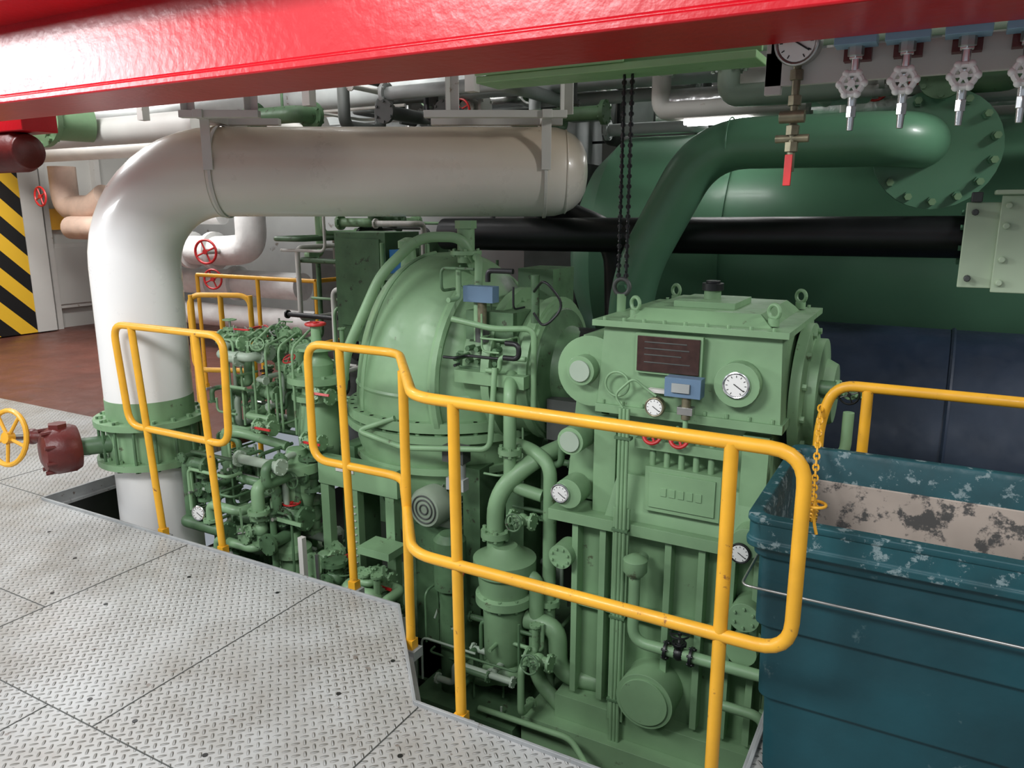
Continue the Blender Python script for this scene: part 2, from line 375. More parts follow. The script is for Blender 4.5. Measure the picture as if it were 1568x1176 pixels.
# ---------------------------------------------------------------- handrails
def rail(name,paths,posts,r=.019,joints=True):
    b=B(name)
    for p,bd in paths: b.tube(p,r,YEL,bend=bd)
    for p0,p1 in posts:
        b.cyl(p0,p1,r,YEL,seg=14)
        b.box((p0[0]-.035,p0[1]-.03,p0[2]-.02),(p0[0]+.035,p0[1]+.03,p0[2]+.02),TRIM)
        b.box((p0[0]-.02,p0[1]-.02,p0[2]),(p0[0]+.02,p0[1]+.02,p0[2]+.06),YEL)
    return b.done()
T1=2.56;H=1.12;M=.57;T0=2.52
rail('yellow_handrail',[([(-3.5,T0,H),(-3.82,T0,H),(-3.77,T0,M),(-3.00,T0,M),(-2.98,T0,H),(-3.5,T0,H)],.09)],
     [((-3.58,T0,-.05),(-3.67,T0,H)),((-3.11,T0,-.05),(-3.18,T0,H))])
rail('yellow_handrail',[([(-2.3,T1,H),(-2.48,T1,H),(-2.48,T1,M),(-1.96,T1,M),(-1.47,1.955,M),(-.24,1.94,M),(-.24,1.94,H),(-1.45,1.955,H),(-1.96,T1,H),(-2.3,T1,H)],.09)],
     [((-2.26,T1-.01,-.05),(-2.29,T1,H)),((-1.725,2.27,-.05),(-1.725,2.27,H)),((-1.29,1.97,-.05),(-1.29,1.95,H)),((-.424,1.95,-.05),(-.424,1.94,H))])
rail('yellow_handrail',[([(3,2.95,1.09),(-.29,2.95,1.09),(-.33,2.95,.95),(-.33,2.95,.5),(3,2.95,.5)],.08)],
     [((-.18,2.95,-.05),(-.18,2.95,1.08)),((.38,2.95,-.05),(.38,2.95,1.08)),((1.3,2.95,-.05),(1.3,2.95,1.08))])
rail('yellow_handrail',[([(-4.3,3.9,M),(-4.3,3.9,H),(-4.72,3.72,H),(-4.72,3.72,M),(-4.3,3.9,M)],.09)],
     [((-4.7,3.72,-.05),(-4.7,3.72,H)),((-4.3,3.9,-.75),(-4.3,3.9,H)),((-4.5,3.81,-.05),(-4.5,3.81,H))])
rail('yellow_handrail',[([(-4.7,5.0,H),(-6.2,5.0,H)],.05),([(-4.7,5.0,M),(-6.2,5.0,M)],.05),([(-4.7,5.0,H),(-4.7,6.8,H)],.05),([(-4.7,5.0,M),(-4.7,6.8,M)],.05)],
     [((-4.7,5.0,-.05),(-4.7,5,H)),((-5.4,5.0,0),(-5.4,5,H)),((-6.2,5.0,0),(-6.2,5,H)),((-4.7,5.9,0),(-4.7,5.9,H))])
# ---------------------------------------------------------------- gearbox
b=B('green_reduction_gearbox',.008)
G=GREEN
def frustum(b,c0,c1,top,m):
    (x0,y0,z0),(x1,y1,z1)=c0,c1
    b.hexa([(x0,y0,z0),(x1,y0,z0),(x1,y1,z0),(x0,y1,z0),(x0+top,y0+top,z1),(x1-top,y0+top,z1),(x1-top,y1-top,z1),(x0+top,y1-top,z1)],m)
frustum(b,(-1.20,2.9,.90),(-.46,3.72,1.26),.02,G)
b.box((-1.22,2.88,1.25),(-.45,3.74,1.275),G)
frustum(b,(-1.10,2.96,1.275),(-.53,3.62,1.32),.05,G)
b.box((-.95,3.1,1.32),(-.70,3.4,1.345),G)
b.cyl((-.83,3.25,1.34),(-.83,3.25,1.38),.035,G);b.cyl((-.83,3.25,1.38),(-.83,3.25,1.41),.045,BLACK,seg=16);b.cyl((-.83,3.25,1.41),(-.83,3.25,1.42),.03,BLACK,seg=16)
frustum(b,(-1.38,3.0,.45),(-1.20,3.7,1.18),.05,G)
b.cyl((-1.24,2.92,1.05),(-1.24,3.3,1.05),.15,G,seg=40)
b.box((-1.20,2.885,.89),(-.45,3.74,.925),G)
b.box((-1.17,2.97,.45),(-.50,3.7,.90),G)
b.box((-1.40,2.86,.38),(-.44,3.74,.43),G)
b.box((-1.32,2.95,-.55),(-.46,3.7,.40),G)
frustum(b,(-1.15,2.9,.43),(-.52,3.0,.62),.04,G)
b.box((-.97,2.88,.50),(-.66,2.98,.69),G);b.box((-.95,2.872,.52),(-.68,2.9,.67),G)
for k in range(5): b.box((-.90+.036*k,2.868,.575),(-.875+.036*k,2.873,.61),G)
for s0 in (-1.28,-1.15,-.86,-.72,-.60,-.50):
    b.box((s0-.014,2.885,-.45),(s0+.014,2.96,.39),G)
b.box((-1.36,2.87,-.60),(-.42,3.74,-.48),G);b.box((-1.5,2.80,-.8),(-.38,3.8,-.60),G)
b.box((-1.3,2.90,-.02),(-.46,2.96,.03),G)
b.box((-1.22,2.93,.43),(-1.12,2.97,.86),G);b.box((-.60,2.93,.43),(-.50,2.97,.86),G)
for k,s0 in enumerate((-.95,-.89,-.83,-.77,-.71)): b.cyl((s0,2.91,.66),(s0,2.91,.84),.013,G)
b.box((-1.02,2.88,.76),(-.64,2.97,.80),G)
b.cyl((-1.26,2.86,1.06),(-1.26,3.0,1.06),.062,G);b.cyl((-1.26,2.85,1.06),(-1.26,2.87,1.06),.045,CABLE)
b.cyl((-.62,2.85,1.07),(-.62,2.95,1.07),.085,G)
b.cyl((-1.30,2.84,.52),(-1.30,2.95,.52),.065,G);b.cyl((-1.3,2.86,.75),(-1.3,3.0,.75),.06,G);b.cyl((-1.3,2.85,.75),(-1.3,2.86,.75),.045,CABLE)
b.cyl((-.54,2.83,.46),(-.54,2.95,.46),.06,G)
b.cyl((-1.33,2.84,.22),(-1.33,2.95,.22),.055,G);b.cyl((-.91,2.80,-.33),(-.91,2.95,-.33),.125,G,seg=40);b.cyl((-.91,2.79,-.33),(-.91,2.81,-.33),.105,G,seg=40)
b.cyl((-.53,2.83,.15),(-.53,2.95,.15),.06,G);b.cyl((-.53,2.83,.0),(-.53,2.95,.0),.06,G)
for c,n in (((-1.33,2.84,.22),8),((-.53,2.83,.15),6)): b.bolts(c,(0,-1,0),.04,n,G,.006,.01)
b.revolve((-.46,3.3,.98),(1,0,0),[(0,.28),(.04,.28),(.05,.22),(.09,.22),(.10,.14),(.14,.12),(.14,.02)],G)
b.bolts((-.42,3.3,.98),(1,0,0),.25,12,G,.014,.02)
b.revolve((-.46,3.3,.62),(1,0,0),[(0,.17),(.05,.17),(.06,.1),(.08,.1)],G);b.bolts((-.41,3.3,.62),(1,0,0),.14,8,G,.012,.015)
b.cyl((-.4,3.15,1.03),(-.18,3.15,1.03),.03,GREEN2);b.valve((-.25,3.15,1.03),(1,0,0),(0,-1,0),.022,G,BLACK)
b.tube([(-.40,3.0,.80),(-.24,3.0,.80),(-.24,3.0,.98)],.02,G)
for k in range(6):
    z=.35-.17*k;b.cyl((-.46,2.93,z),(-.40,2.93,z),.035,G,seg=16)
b.tube([(-.42,2.9,.3),(-.40,2.86,.0),(-.40,2.86,-.5)],.018,G);b.tube([(-.6,2.75,-.2),(-.41,2.75,-.2),(-.41,2.8,-.55)],.02,G)
for k in range(9):
    for t in (2.895,3.71): b.cyl((-1.17+k*.083,t,1.27),(-1.17+k*.083,t,1.288),.008,G,seg=6)
for k in range(9): b.cyl((-1.17+k*.085,2.90,.925),(-1.17+k*.085,2.90,.942),.008,G,seg=6)
for c in ((-1.08,3.0,1.28),(-.53,3.0,1.28),(-.53,3.62,1.28),(-1.1,3.62,1.28)):
    b.cyl(c,V(c)+V((0,0,.03)),.022,G,seg=12);b.torus(V(c)+V((0,0,.055)),(.6,1,0),.026,.008,G,20,8)
b.box((-1.03,2.878,1.075),(-.76,2.9,1.235),G);b.box((-1.02,2.870,1.085),(-.77,2.88,1.225),PLATE)
for z in (1.20,1.175,1.15,1.12):
    b.box((-.99,2.868,z),(-.80-random.random()*.06,2.871,z+.005),DGREY)
b.gauge((-.62,2.845,1.07),(0,-1,0),.05,CHROME);b.gauge((-1.33,2.83,.52),(0,-1,0),.042,CHROME);b.gauge((-.56,2.82,.42),(0,-1,0),.04,BLACK)
b.gauge((-.93,2.84,.95),(0,-1,0),.038,BRASS,.03)
b.box((-.88,2.80,1.01),(-.74,2.86,1.085),BLUE);b.box((-.85,2.79,1.03),(-.78,2.80,1.065),GREY);b.cyl((-.80,2.83,.92),(-.80,2.83,1.01),.018,BRASS);b.box((-.83,2.81,.94),(-.77,2.85,.97),STEEL);b.tube([(-.80,2.83,.92),(-.80,2.83,.86),(-.85,2.9,.86)],.01,G)
b.box((-.97,2.87,1.0),(-.88,2.9,1.015),OFFW)
b.wheel((-.94,2.86,.83),(0,-1,.5),.035,REDV,.008);b.wheel((-.83,2.86,.83),(0,-1,.5),.035,REDV,.008)
for s0 in(-.94,-.83): b.cyl((s0,2.95,.80),(s0,2.86,.83),.01,STEEL)
for dx in (0,.016,.032): b.tube([(-1.07+dx,2.84,.93),(-1.07+dx,2.84,-.5),(-1.07+dx,2.84,-.62)],.008,G)
b.tube([(-1.06,2.84,.93),(-1.10,2.84,.98),(-1.02,2.84,1.06),(-.98,2.86,1.02),(-.93,2.86,.99)],.005,G)
b.box((-1.09,2.845,-.5),(-1.02,2.86,.5),G)
for z in (.8,.4,0,-.4): b.box((-1.09,2.828,z),(-1.02,2.86,z+.012),GREEN2)
b.torus((-1.10,2.87,1.02),(0,1,0),.05,.005,G)
b.tube([(-.97,2.9,.28),(-.97,2.80,.28),(-.97,2.80,-.06),(-.62,2.80,-.06),(-.41,2.80,-.06)],.024,G,.07)
b.revolve((-.97,2.80,.24),(0,0,1),[(0,.035),(.02,.05),(.07,.05),(.09,.02)],G)
b.valve((-.77,2.80,-.06),(1,0,0),(0,0,1),.024,BLACK,BLACK)
b.done()
b=B('black_hoist_chain')
for sx in(-1.235,-1.20): b.cyl((sx,3.2,1.42),(sx,3.2,2.9),.006,BLACK,seg=8)
for k in range(70):
    z=1.43+k*.021
    for sx in(-1.235,-1.20): b.torus((sx,3.2,z),(1,0,0) if k%2 else (0,1,0),.008,.004,BLACK,10,6)
b.torus((-1.218,3.2,1.38),(0,1,0),.035,.010,DGREY);b.cyl((-1.218,3.2,1.18),(-1.218,3.2,1.35),.02,G)
b.done()
# ---------------------------------------------------------------- turbine
b=B('green_steam_turbine',.005)
TC=V((-2.33,3.52,0))
prof=[]
for k in range(0,17):
    a=math.pi/2*k/16;prof.append((.66+.83*math.sin(a),.53*math.cos(a)**.8 if k<16 else .001))
b.revolve(TC,(0,0,1),[(-.1,.30),(.1,.40),(.3,.47),(.5,.53),(.66,.53)]+prof[1:],G,seg=64)
for z,r,th in ((.66,.58,.05),(.60,.585,.04),(.42,.54,.035)): b.cyl(TC+V((0,0,z-th/2)),TC+V((0,0,z+th/2)),r,G,seg=64)
b.bolts(TC+V((0,0,.63)),(0,0,1),.555,36,G,.013,.055)
b.torus(TC+V((0,0,.8)),(0,0,1),.512,.018,G,56,8)
b.torus(TC+V((.24,0,.85)),(1,0,0),.53,.03,G,56,8)
for ang in (4.2,):
    pp=[TC+V((math.cos(ang)*r*1.0,math.sin(ang)*r*1.0,h)) for h,r in prof[:-1]]
    b.sweep(pp,.014,G,8)
AX=.93
b.cyl((-2.0,3.45,AX),(-1.62,3.45,AX),.34,GREEN,seg=48)
for s0,r in ((-1.84,.40),(-1.66,.36)): b.flange((s0,3.45,AX),(1,0,0),r,.045,GREEN,20,.014)
b.revolve((-1.66,3.45,AX),(1,0,0),[(0,.33),(.05,.30),(.08,.22),(.16,.2),(.2,.15),(.2,.02)],GREEN2)
b.box((-2.0,3.04,AX-.03),(-1.62,3.86,AX+.03),G)
b.box((-1.98,3.12,1.1),(-1.72,3.5,1.24),GREEN2);b.box((-1.9,3.5,1.1),(-1.7,3.75,1.42),GREEN2)
for k in range(8): b.cyl((-1.95+.05*(k%4),3.08,1.0+.06*(k//4)),(-1.95+.05*(k%4),3.2,1.0+.06*(k//4)),.014,GREEN2,seg=6)
b.tube([(-2.66,2.98,.80),(-2.62,2.98,1.0),(-2.44,3.06,1.40),(-2.30,3.2,1.58),(-2.1,3.3,1.58),(-2.08,3.4,1.35)],.026,G,.08)
b.tube([(-2.1,3.4,1.48),(-1.95,3.2,1.48),(-1.9,3.1,1.3),(-1.9,3.1,1.1)],.02,G,.06)
b.tube([(-1.95,2.95,1.22),(-1.75,3.0,1.18),(-1.6,3.1,1.18),(-1.6,3.1,.8)],.014,G,.05)
b.tube([(-2.3,2.95,.70),(-2.5,2.9,.62),(-2.2,2.88,.58),(-1.75,2.95,.62),(-1.75,3.0,1.0)],.014,G,.05)
b.cyl((-2.12,3.35,1.45),(-2.12,3.35,1.62),.045,G,seg=16);b.cyl((-2.12,3.35,1.62),(-2.12,3.35,1.66),.055,G,seg=6);b.flange((-2.12,3.35,1.5),(0,0,1),.08,.02,G,6,.008)
b.box((-1.95,3.05,1.29),(-1.79,3.11,1.365),BLUE);b.cyl((-1.87,3.09,1.15),(-1.87,3.09,1.29),.022,BRASS);b.cyl((-1.87,3.09,1.1),(-1.87,3.09,1.18),.034,DGREY)
b.box((-2.02,2.95,.52),(-1.9,3.02,.60),DGREY);b.cyl((-1.95,2.98,.38),(-1.95,2.98,.52),.04,GREY);b.box((-2.0,2.95,.38),(-1.9,3.0,.44),GREY)
b.tube([(-1.95,2.98,.38),(-1.93,2.97,.1),(-2.05,2.9,-.3)],.006,CABLE)
b.tube([(-1.6,3.1,1.35),(-1.5,3.0,1.42),(-1.42,3.05,1.3),(-1.5,3.0,1.2),(-1.6,3.1,1.25)],.006,BLACK,.06);b.cyl((-1.62,3.15,1.2),(-1.62,3.15,1.42),.02,GREEN2)
bbx=((-2.05,2.92,.95),(-1.6,3.2,1.45))
for k in range(14):
    p=[random.uniform(bbx[0][j],bbx[1][j]) for j in range(3)];rpipe(b,p,4,.06,.2,random.choice([.005,.007,.012]),random.choice([G,GREEN2,BLACK]),.03,bbx)
b.cyl((-1.60,3.48,AX),(-1.36,3.48,AX),.21,BLACK,seg=32)
b.box((-1.58,3.2,AX-.3),(-1.38,3.7,AX-.1),DGREY)
for s0 in(-2.75,-1.95,-1.7): b.box((s0-.05,3.1,-.8),(s0+.05,3.3,.45),GREEN2)
b.box((-2.9,3.05,-.8),(-1.5,3.95,-.55),GREEN2)
b.box((-2.83,2.95,.27),(-2.30,3.02,.42),G);b.box((-2.70,2.944,.36),(-2.58,2.952,.385),OFFW)
for s0 in(-2.80,-2.6,-2.36): b.box((s0-.028,2.96,-.8),(s0+.028,3.01,.28),G)
for k in range(9): b.box((-2.625,2.952,-.15+.04*k),(-2.585,2.96,-.145+.04*k),OFFW)
b.box((-2.45,2.80,-.0),(-2.25,2.95,.04),G)
b.done()
# steam chest & control valves left of dome
b=B('turbine_governor_valve_gear',.003)
b.box((-3.35,3.75,.9),(-2.95,4.1,1.58),GREEN2);b.box((-3.31,3.74,1.0),(-2.99,3.76,1.54),GREEN2)
b.box((-3.0,3.7,1.3),(-2.6,3.95,1.34),GREEN2);b.box((-2.92,3.75,1.34),(-2.82,3.85,1.48),BLU2)
for s0 in(-2.95,-2.75,-2.62): b.cyl((s0,3.72,.9),(s0,3.72,1.52),.014,G,seg=10)
b.revolve((-2.68,3.62,1.0),(0,0,1),[(0,.07),(.3,.07),(.3,.09),(.34,.09),(.36,.05),(.5,.04),(.5,.06),(.54,.06),(.56,.02)],G)
b.flange((-2.98,3.15,.80),(0,0,1),.17,.035,G,10,.012);b.flange((-2.98,3.15,.70),(0,0,1),.15,.03,G,8,.012)
b.revolve((-2.98,3.15,.3),(0,0,1),[(0,.12),(.2,.13),(.35,.11),(.5,.08),(.58,.09),(.62,.06),(.68,.06),(.70,.03)],G)
b.wheel((-2.98,3.15,1.10),(0,0,1),.05,REDV,.009)
b.revolve((-2.98,3.15,.95),(0,0,1),[(0,.05),(.02,.05),(.03,.03),(.14,.025)],G)
for th in range(3):
    a=th*2.1+.7;p=V((-2.98+.1*math.cos(a),3.15+.1*math.sin(a),0));b.cyl(p+V((0,0,.8)),p+V((0,0,.98)),.01,G,seg=8)
b.flange((-2.98,3.15,.97),(0,0,1),.12,.016,G,0)
b.revolve((-3.28,3.3,.45),(0,0,1),[(0,.08),(.25,.08),(.25,.13),(.29,.13),(.3,.1),(.34,.1),(.35,.13),(.38,.13),(.39,.05),(.5,.04)],G);b.bolts((-3.28,3.3,.78),(0,0,1),.11,8,G,.009,.07)
bx=((-3.62,2.95,.42),(-3.1,3.5,1.02))
for k in range(16):
    p=[random.uniform(bx[0][j]+.03,bx[1][j]-.03) for j in range(3)]
    b.valve(p,random.choice([(1,0,0),(0,1,0),(.7,.7,0)]),random.choice([(0,0,1),(-.3,-1,.2),(-1,-.2,.3)]),random.choice([.019,.024,.03]),GREEN,random.choice([REDV,GREEN,BLACK,GREEN,STEEL]),.036,lever=random.random()<.5)
for k in range(30):
    p=[random.uniform(bx[0][j],bx[1][j]) for j in range(3)]
    rpipe(b,p,5,.06,.25,random.choice([.007,.010,.014,.02,.026]),random.choice([G,G,GREEN2,CABLE]),.03,bx)
for k in range(6):
    s0=-3.6+.1*k;b.tube([(s0,3.3,.9),(s0,3.25,1.0+.03*(k%3)),(s0+.08,3.0,.98),(s0+.08,3.0,.5)],.007,G,.05)
for p,u in (((-2.80,2.98,.75),(0,-1,.4)),((-3.15,2.9,.55),(-.4,-1,.2)),((-2.85,2.95,.50),(0,-1,.2)),((-3.45,3.0,.98),(0,0,1))):
    b.valve(p,(1,0,0),u,.026,G,REDV,.045,lever=True)
b.done()
# lower clutter : oil pumps, valves
b=B('oil_pump_and_valve_manifold',.003)
for s0,t0,h in ((-3.38,2.9,.1),(-3.12,3.0,.25),(-2.95,2.85,.05),(-3.25,3.25,.3),(-3.45,3.2,.2)):
    b.revolve((s0,t0,-.8),(0,0,1),[(0,.12),(.05,.12),(.05,.08),(.45,.08),(.45,.12),(.50,.12),(.50,.07),(.62+h,.07),(.62+h,.10),(.66+h,.10),(.68+h,.05),(.75+h,.04)],GREEN)
bx=((-3.6,2.68,-.7),(-2.85,3.2,.42))
for k in range(58):
    p=[random.uniform(bx[0][j]+.04,bx[1][j]-.04) for j in range(3)]
    if k%3==0: p=[random.uniform(-2.8,-2.25),random.uniform(2.72,2.9),random.uniform(-.6,-.1)]
    b.valve(p,random.choice([(1,0,0),(0,0,1),(0,1,0)]),random.choice([(0,-1,.2),(0,0,1),(-.6,-1,0),(1,-.6,.2)]),random.choice([.02,.026,.032,.04]),random.choice([GREEN,GREEN,GREEN2]),random.choice([REDV,GREEN,GREEN2,STEEL,GREEN,GREEN]),.045,lever=random.random()<.4)
for k in range(70):
    bb=bx if k%4 else ((-2.85,2.7,-.75),(-2.2,2.93,-.05))
    p=[random.uniform(bb[0][j],bb[1][j]) for j in range(3)]
    rpipe(b,p,5,.08,.35,random.choice([.007,.010,.018,.026,.034]),random.choice([GREEN,GREEN,GREEN2,GREEN2,CABLE]),.04,bb)
b.cyl((-3.54,2.95,-.8),(-3.54,2.95,.45),.028,G);b.tube([(-3.54,2.95,.45),(-3.4,2.95,.47),(-3.1,3.0,.42)],.028,G,.06);b.flange((-3.54,2.95,.2),(0,0,1),.06,.02,G,6,.008)
b.revolve((-2.98,2.95,.1),(0,0,1),[(0,.07),(.1,.09),(.2,.09),(.22,.13),(.27,.13),(.28,.06),(.34,.05)],G)
b.gauge((-3.46,2.66,.07),(.2,-1,.1),.042,CHROME)
b.box((-2.76,2.70,-.20),(-2.73,2.73,.06),OFFW);b.box((-2.77,2.69,-.22),(-2.72,2.74,-.20),STEEL)
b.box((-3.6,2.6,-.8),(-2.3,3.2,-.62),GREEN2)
b.done()
# motor
b=B('electric_motor');mc=V((-2.14,3.1,.24))
ax=V((-.05,-1,0)).normalized()
GM=mat('motor_grey_green',(.26,.32,.24),.45,var=.1)
b.revolve(mc+ax*-.25,ax,[(0,.05),(0,.09),(.28,.09),(.28,.105),(.36,.105),(.385,.09),(.385,.02)],GM)
for k in range(20):
    a=2*math.pi*k/20;x=ax.cross(V((0,0,1))).normalized();d=x*math.cos(a)+V((0,0,1))*math.sin(a)
    b.bar(mc+ax*-.2+d*.098,mc+ax*.02+d*.098,.004,.02,GM,up=d)
for rr in (.025,.05,.072): b.torus(mc+ax*.137,ax,rr,.004,DGREY)
b.box(mc+V((-.05,.0,.09)),mc+V((.05,.12,.15)),GM);b.box(mc+V((-.1,-.02,-.13)),mc+V((.1,.2,-.09)),GM)
b.box(mc+V((-.13,-.05,-1.02)),mc+V((.13,.25,-.13)),GREEN2)
b.done()
# filter / strainer and piping between turbine and gearbox
b=B('oil_strainer',.002)
fc=V((-1.66,2.93,-.08))
b.revolve(fc+V((0,0,-.45)),(0,0,1),[(0,.05),(.02,.10),(.06,.11),(.10,.08),(.14,.10),(.40,.105),(.42,.14),(.46,.14),(.47,.12),(.56,.13),(.58,.15),(.64,.15),(.66,.10),(.70,.06)],G,seg=36)
b.bolts(fc+V((0,0,.16)),(0,0,1),.13,10,G,.012,.03);b.bolts(fc+V((0,0,-.01)),(0,0,1),.125,10,G,.01,.03)
b.tube([fc+V((-.05,0,.2)),fc+V((-.05,0,.50)),fc+V((.10,.1,.66)),fc+V((.2,.3,.70))],.042,G,.12)
b.flange(fc+V((-.05,0,.3)),(0,0,1),.07,.03,G,6,.01)
b.tube([fc+V((.12,0,-.1)),fc+V((.28,0,-.1)),fc+V((.28,.02,-.35)),fc+V((.48,.05,-.35))],.045,G,.1)
b.tube([fc+V((.08,0,.12)),fc+V((.17,0,.12)),fc+V((.17,0,-.4)),fc+V((.3,0,-.5))],.035,G,.08)
b.tube([fc+V((0,0,-.42)),fc+V((-.15,0,-.5)),fc+V((-.3,.1,-.5))],.05,G,.1)
b.tube([(-1.72,3.1,.62),(-1.58,3.05,.62),(-1.46,3.0,.58),(-1.46,3.0,-.3),(-1.46,3.0,-.7)],.032,G,.08)
b.tube([(-1.72,3.1,.95),(-1.66,2.98,.9),(-1.66,2.98,.45),(-1.5,3.0,.42)],.03,G,.06)
b.flange((-1.66,2.98,.62),(0,0,1),.055,.025,G,6,.009);b.flange((-1.46,3.0,-.1),(0,0,1),.055,.025,G,6,.009)
b.valve((-1.55,2.9,.33),(1,0,0),(0,-1,.2),.024,G,GREEN2)
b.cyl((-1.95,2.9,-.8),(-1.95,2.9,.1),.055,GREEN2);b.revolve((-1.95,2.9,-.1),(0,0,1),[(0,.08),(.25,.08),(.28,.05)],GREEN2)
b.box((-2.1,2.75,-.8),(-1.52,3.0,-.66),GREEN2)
for k in range(26):
    bb=((-2.1,2.72,-.7),(-1.4,2.9,-.1)) if k%2 else ((-1.9,3.0,-.3),(-1.42,3.3,.7))
    p=[random.uniform(bb[0][j],bb[1][j]) for j in range(3)]
    rpipe(b,p,4,.08,.35,random.choice([.006,.01,.016]),random.choice([GREEN,GREEN2,CABLE,GREEN2]),.04,bb)
b.valve((-1.42,2.82,-.30),(1,0,0),(0,-1,.3),.026,G,GREEN2);b.wheel((-1.85,2.85,.02),(-1,-.3,.1),.04,REDV)
b.tube([(-2.1,2.5,-.7),(-1.6,2.4,-.65),(-1.0,2.5,-.65),(-.5,2.5,-.65)],.02,G,.05);b.tube([(-2.0,2.6,-.7),(-1.3,2.6,-.62),(-.5,2.6,-.62)],.014,G,.05);b.tube([(-1.7,2.75,-.6),(-1.2,2.7,-.55),(-.9,2.45,-.6),(-.45,2.4,-.6)],.014,G,.05)
for s0 in(-1.3,-.9): b.flange((s0,2.5,-.65),(1,0,0),.045,.03,G,6,.008)
b.done()
# ---------------------------------------------------------------- drum
b=B('green_condenser_drum')
dc_t=6.0;dz=1.37;dr=.90
b.revolve((-2.6,dc_t,dz),(1,0,0),[(0,.02),(.03,.3),(.1,.55),(.22,.75),(.4,dr),(6.5,dr)],TEAL,seg=72)
b.cyl((-1.3,dc_t,dz),(-1.28,dc_t,dz),dr+.025,TEAL,seg=72);b.cyl((.5,dc_t,dz),(.53,dc_t,dz),dr+.02,TEAL,seg=72)
b.box((-1.2,5.6,-.8),(-1.0,6.4,.7),GREEN2);b.box((1.8,5.6,-.8),(2.0,6.4,.7),GREEN2)
b.done()
b=B('dark_blue_lagged_tank')
b.revolve((-.75,4.72,.42),(1,0,0),[(0,.1),(.0,.60),(.05,.66),(4.5,.66)],DBLUE,seg=48)
for s0 in (.1,1.2): b.torus((s0,4.72,.42),(1,0,0),.66,.012,DBLUE,48,6)
b.box((0,4.5,-.8),(.2,4.9,-.2),GREEN2);b.box((2,4.5,-.8),(2.2,4.9,-.2),GREEN2)
b.done()
b=B('black_steam_pipe')
b.tube([(-3.0,4.47,1.555),(.10,4.47,1.58)],.104,BLACK,seg=24);b.flange((.10,4.47,1.58),(1,0,.0),.15,.04,TEAL,8,.014)
b.tube([(-2.4,4.75,1.75),(-1.85,4.75,1.55),(-1.8,4.75,.4)],.09,BLACK,.2)
b.done()
b=B('green_crossover_pipe')
b.tube([(-1.54,4.2,.5),(-1.54,4.2,1.33),(-1.16,4.2,2.05),(-.16,4.2,2.04),(-.10,5.45,2.03)],.128,TEAL,bend=.24,seg=32,bs=12)
b.flange((-.08,4.44,2.0),(0.15,-1,0),.285,.045,TEAL,14,.022);b.flange((-.08,4.50,2.0),(0.15,-1,0),.285,.04,TEAL,0)
b.bolts((-1.54,4.07,1.28),(0,-1,0),.0,1,TEAL,.03,.03);b.bolts((-.08,4.44,2.0),(0.15,-1,0),.25,14,GREEN,.018,.07)
b.torus((-1.02,4.2,2.05),(1,0,0),.128,.004,TEAL)
b.done()
b=B('pale_green_pipe_bracket',.003)
b.box((.05,2.8,1.47),(.16,2.83,1.73),PALE);b.box((.14,2.78,1.46),(.5,2.80,1.75),PALE)
b.box((.06,2.77,1.73),(.09,2.83,1.76),DGREY);b.box((.12,2.74,1.752),(.5,2.84,1.765),PALE)
for s0,z in((.075,1.70),(.075,1.50),(.16,1.72),(.16,1.66),(.16,1.56),(.16,1.49)): b.cyl((s0,2.765,z),(s0,2.80,z),.010,PALE if s0>.1 else DGREY,seg=8)
b.cyl((.17,2.83,1.6),(.17,3.3,1.6),.06,PALE);b.box((.3,2.83,1.5),(.4,2.9,3.5),PALE)
b.done()
b=B('green_pedestal',.004);b.box((.25,3.6,-.8),(.6,3.9,.5),G);b.box((.2,3.55,.5),(.65,3.95,.54),G);b.box((.4,3.2,.3),(.9,3.5,.62),G);b.box((.4,3.2,-.8),(.5,3.3,.3),G)
b.tube([(.3,3.4,.1),(.3,3.4,.5),(.8,3.4,.55)],.03,G);b.box((-.3,3.5,-.8),(.1,3.7,.15),GREEN2);b.done()
# ---------------------------------------------------------------- bin
b=B('teal_waste_bin',.005)
def rr_ring(x0,x1,y0,y1,z,rad,n=5):
    o=[]
    for cx,cy,a0 in((x1-rad,y1-rad,0),(x0+rad,y1-rad,90),(x0+rad,y0+rad,180),(x1-rad,y0+rad,270)):
        for k in range(n+1):
            a=math.radians(a0+90*k/n);o.append(V((cx+rad*math.cos(a),cy+rad*math.sin(a),z)))
    return o
def loft(b,rings,m,cap0=True,cap1=True):
    n=len(rings[0]);vs=[p for r in rings for p in r];fs=[]
    for k in range(len(rings)-1):
        for j in range(n): fs.append((k*n+j,k*n+(j+1)%n,(k+1)*n+(j+1)%n,(k+1)*n+j))
    if cap0: fs.append(tuple(range(n-1,-1,-1)))
    if cap1: o=(len(rings)-1)*n;fs.append(tuple(range(o,o+n)))
    b.add(vs,fs,m)
x0,x1,y0,y1=-.40,1.15,2.09,2.87
def rg(ins,z,rad=.04): return rr_ring(x0+ins,x1-ins,y0+ins,y1-ins,z,rad)
loft(b,[rg(.075,.02),rg(.065,.28),rg(.05,.29),rg(.045,.52),rg(.03,.53),rg(.028,.74),rg(.015,.75),rg(.012,.80)],BIN,True,False)
loft(b,[rg(.012,.775),rg(-.004,.78),rg(-.006,.80),rg(.0,.805),rg(.0,.85),rg(-.005,.855),rg(-.004,.872),rg(.03,.873),rg(.04,.855),rg(.05,.5),rg(.10,.10)],BINR,False,True)
BINI=mat('bin_inside_paint',(.47,.39,.33),.6,var=.25,scale=4,dirt=(.09,.085,.08),dirt_amt=.66)
b.add([V((x0+.09,y1-.058,.55)),V((x1-.09,y1-.058,.55)),V((x1-.09,y1-.064,.55)),V((x0+.09,y1-.064,.55)),
       V((x0+.06,y1-.047,.765)),V((x1-.06,y1-.047,.765)),V((x1-.06,y1-.055,.765)),V((x0+.06,y1-.055,.765))],[(0,1,5,4),(3,7,6,2),(4,5,6,7),(0,3,2,1),(0,4,7,3),(1,2,6,5)],BINI)
